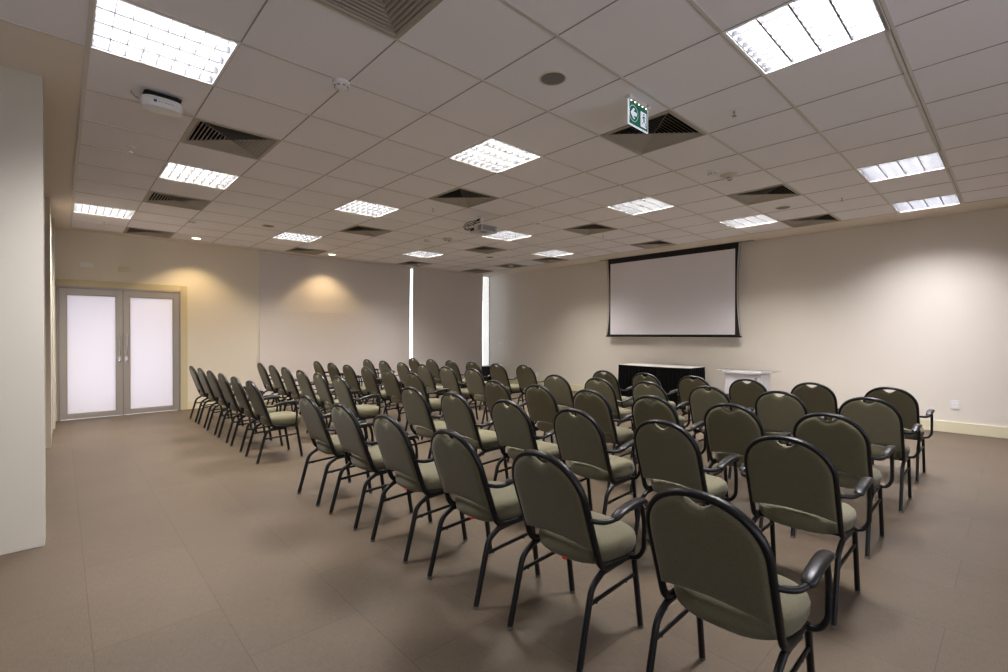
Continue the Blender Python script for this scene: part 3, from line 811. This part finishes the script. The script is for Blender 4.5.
# ------------------------------------------------------------------ chairs
TOPZ = .855
def chair():
    t = thing('banquet_chair', '', 'chair', (0,0,0), 0, 'olive padded armchairs with black frames in rows')
    # local axes: +X is the way the chair faces, x=0 the top of the backrest
    BX, BZ = .165, .372                                # foot of the back tube
    d = Vector((0-BX, 0, TOPZ-.012-BZ)); L = d.length; d.normalize()
    nrm = Vector((d.z, 0, -d.x))                       # normal of the back plane, pointing forward
    def bp(s, y, off=0): return Vector((BX, 0, BZ)) + d*s + Vector((0, y, 0)) + nrm*off
    HW, RISE = .198, .190
    # back frame: arch, then forward hooks into the seat rails
    arch = []
    n = 22; s0 = L-RISE
    pts = [Vector((BX+.14, -HW-.004, BZ-.010))]
    pts += fillet([(BX+.14, -HW-.004, BZ-.010), tuple(bp(-.006, -HW)), tuple(bp(.12, -HW))], .055, 6)[1:]
    pts += [bp(.12+(s0-.12)*k/4, -HW) for k in range(1, 4)]
    for k in range(n+1):
        a = PI*k/n; ca = math.cos(a); sa = math.sin(a)
        pts.append(bp(s0+RISE*(abs(sa)**.92), -HW*math.copysign(abs(ca)**.92, ca)))
    rest = [Vector((p.x, -p.y, p.z)) for p in pts[:len(pts)-(n+1)]][::-1]
    pts += rest
    b = NB(); sweep(b, pts, .023, .031, up=nrm, n=10, sq=.75); obj('back_frame', b, M_black, t, True)
    # padded back with the hand hole dip
    def outline(ins):
        o = []; hw = HW-.006-ins; rr = RISE-.004-ins; N = 40
        zb = .088+ins
        m = 10
        for k in range(m+1):                            # bottom edge, gently arched
            y = -hw + 2*hw*k/m; o.append((y, zb+.020*(1-(y/hw)**2)))
        for k in range(1, 6): o.append((hw, zb+(s0-zb)*k/5))
        for k in range(1, N):
            a = PI*k/N; y = hw*math.copysign(abs(math.cos(a))**.92, math.cos(a)); s = s0+rr*math.sin(a)**.92
            q = abs(y)/.080
            if q < 1: s = min(s, s0+rr-.044*(.5+.5*math.cos(q*PI))**.85)
            o.append((y, s))
        for k in range(5, 0, -1): o.append((-hw, zb+(s0-zb)*k/5))
        return o
    b = NB(); rings = []
    lay = [(.045, -.0235), (.020, -.0225), (.007, -.0185), (.0, -.010), (.0, .006), (.008, .018), (.024, .026), (.05, .029)]
    for ins, off in lay: rings.append([b.verts.new(bp(s, y, off)) for y, s in outline(ins)])
    K = len(rings[0])
    for p, q in zip(rings, rings[1:]):
        for k in range(K): b.faces.new((p[k], p[(k+1) % K], q[(k+1) % K], q[k]))
    for r in (rings[0], rings[-1]):
        f = b.faces.new(r); 
    bmesh.ops.triangulate(b, faces=[f for f in b.faces if len(f.verts) > 4])
    obj('backrest', b, M_fab, t, True)
    # seat cushion: rounded, domed, thicker at the front
    b = NB(); N = 44; cx, ax, ay = .312, .188, .212
    def seat_pt(k, s, z):
        a = 2*PI*k/N; ca, sa = math.cos(a), math.sin(a)
        x = math.copysign(abs(ca)**.62, ca)*ax; y = math.copysign(abs(sa)**.62, sa)*ay*(1+(.05*ca if ca > 0 else .20*ca))
        return Vector((cx+x*s, y*s, z))
    lay = [(.55, .366), (.90, .366), (.96, .376), (.995, .398), (1.0, .423), (.975, .443), (.90, .457), (.72, .466), (.40, .470)]
    rings = [[b.verts.new(seat_pt(k, s, z)) for k in range(N)] for s, z in lay]
    for p, q in zip(rings, rings[1:]):
        for k in range(N): b.faces.new((p[k], p[(k+1) % N], q[(k+1) % N], q[k]))
    b.faces.new(rings[0][::-1])
    c = b.verts.new((cx, 0, .471))
    for k in range(N): b.faces.new((rings[-1][k], rings[-1][(k+1) % N], c))
    st = obj('seat', b, M_fab, t, True)
    b = NB(); box(b, .128, .141, -.042, -.020, .366, .376); obj('tag', b, M_red, st)
    st.children[0]['label'] = 'red tag'
    # seat frame: side rails + cross bars
    LY = .197; RZ = .357
    b = NB()
    for s in (-1, 1): sweep(b, [(.17, s*LY, RZ-.006), (.30, s*LY, RZ), (.395, s*LY, RZ)], .021, .026, n=10, sq=.75)
    for x in (.25, .385): sweep(b, [(x, -LY, RZ), (x, LY, RZ)], .022, .022, n=8, sq=.75)
    obj('seat_frame', b, M_black, t, True)
    for s in (-1, 1):
        # rear leg curves out of the rail
        pr = fillet([(.022, s*(LY+.003), .010), (.105, s*LY, .315), (.175, s*LY, RZ-.006)], .07, 7)
        b = NB(); sweep(b, pr, .023, .028, up=Vector((0, 1, 0)) if 0 else Vector((1, 0, .2)), n=10, sq=.75); lg = obj('leg', b, M_black, t, True)
        b = NB(); sweep(b, [(.0195, s*(LY+.003), 0), (.0225, s*(LY+.003), .013)], .024, .029, up=Vector((1, 0, 0)), n=10, sq=.8); obj('glide', b, M_glide, lg)
        pf = fillet([(.472, s*(LY+.003), .010), (.418, s*LY, RZ-.002), (.36, s*LY, RZ)], .05, 6)
        b = NB(); sweep(b, pf, .023, .028, up=Vector((1, 0, .2)), n=10, sq=.75); lg = obj('leg', b, M_black, t, True)
        b = NB(); sweep(b, [(.4735, s*(LY+.003), 0), (.4718, s*(LY+.003), .013)], .024, .029, up=Vector((1, 0, 0)), n=10, sq=.8); obj('glide', b, M_glide, lg)
        b = NB(); sweep(b, [(.088, s*LY, .248), (.432, s*LY, .262)], .014, .018, n=8, sq=.8)
        for x in (.14, .36): lathe(b, [(0, 0), (.005, 0), (.005, -.008), (0, -.008)], 8, Matrix.Translation((x, s*LY, .243+.0389*(x-.09))))
        obj('stretcher', b, M_black, t, True)
        # armrest: from the back tube outwards, forward, down and back in to the rail
        A = s*.262
        p0 = bp(.235, s*HW)
        pa = fillet([tuple(p0), (p0.x+.035, s*(.246), .588), (.175, A, .592), (.235, A, .608), (.375, A, .612), (.400, A, .52), (.395, A, .40), (.385, s*.238, .361), (.375, s*LY, RZ)], [.05, .05, .06, .035, .06, .05, .05], 6)
        b = NB(); sweep(b, pa, .021, .021, up=Vector((.02, .1, 1)), n=8, sq=.85); am = obj('armrest', b, M_black, t, True)
        # moulded pad
        b = NB(); N2 = 14; rr = []
        prof = [(.166, .007, .596), (.178, .020, .600), (.215, .0235, .613), (.29, .0245, .624), (.355, .024, .626), (.390, .022, .621), (.406, .016, .608), (.411, .006, .596)]
        for x, hw_, z in prof:
            rr.append([b.verts.new((x, A+math.copysign(abs(math.cos(q))**.7, math.cos(q))*hw_, z+math.copysign(abs(math.sin(q))**.8, math.sin(q))*(.013 if .17 < x < .40 else .009))) for q in [2*PI*k/N2 for k in range(N2)]])
        for p, q in zip(rr, rr[1:]):
            for k in range(N2): b.faces.new((p[k], p[(k+1) % N2], q[(k+1) % N2], q[k]))
        b.faces.new(rr[0]); b.faces.new(rr[-1][::-1]); obj('arm_pad', b, M_armpad, am, True)
    return t
CH = dict(
L1=[(-.516,6.357),(-.514,5.764),(-.519,5.121),(-.519,4.496),(-.52,3.867),(-.527,3.209)],
L2=[(.482,6.42),(.464,5.74),(.45,5.105),(.424,4.401),(.406,3.746),(.389,3.085)],
L3=[(1.416,6.349),(1.404,5.677),(1.387,5.025),(1.364,4.332),(1.351,3.67),(1.33,2.992)],
L4=[(2.381,6.303),(2.368,5.642),(2.352,4.966),(2.327,4.271),(2.324,3.622),(2.334,3.004)],
L5=[(3.302,6.112),(3.328,5.51),(3.355,4.905),(3.378,4.292),(3.389,3.645),(3.428,3.03)],
R1=[(-.545,1.584),(-.537,.954),(-.533,.31),(-.526,-.334),(-.514,-.963),(-.521,-1.65)],
R2=[(.401,1.528),(.433,.918),(.46,.279),(.495,-.335),(.539,-.945),(.583,-1.572)],
R3=[(1.407,1.482),(1.426,.867),(1.455,.266),(1.489,-.333),(1.507,-.944),(1.53,-1.532)],
R4=[(2.41,1.489),(2.456,.898),(2.501,.297),(2.522,-.33),(2.578,-.929),(2.627,-1.548)],
R5=[(3.401,1.485),(3.45,.89),(3.489,.277),(3.559,-.306),(3.621,-.913),(3.672,-1.528)])
ROW = {'1': 'rearmost row', '2': 'second row from the back', '3': 'middle row', '4': 'second row from the front', '5': 'front row'}
NTH = ['at the aisle', 'second from the aisle', 'third from the aisle', 'fourth from the aisle', 'fifth from the aisle', 'at the outer end']
def chair_label(key, i):
    k = i if key[0] == 'R' else 5-i
    block = 'right block' if key[0] == 'R' else 'left block'
    return 'olive chair, black arms, %s, %s, %s' % (NTH[k], ROW[key[1]], block)
pc = chair(); index_kids(pc); first = True
rj = random.Random(11); NOTAG = []
for key, l in CH.items():
    for i, (x, y) in enumerate(l):
        o = pc if first else copy_tree(pc)
        first = False
        o.location = (x, y, 0); o.rotation_euler = (0, 0, math.radians(rj.uniform(-1.2, 1.2)))
        o['label'] = chair_label(key, i)
        if (key, i) not in (('R1', 2), ('R1', 3), ('R1', 4), ('R2', 1)):
            for q in [c for c in bpy.data.objects if c.type == 'MESH' and c.name.split('.')[0] == 'tag' and c.parent and c.parent.parent == o]: NOTAG.append(q)
        o['group'] = 'olive padded armchairs in the ' + ('right' if key[0] == 'R' else 'left') + ' block of rows'
for q in NOTAG: bpy.data.objects.remove(q)
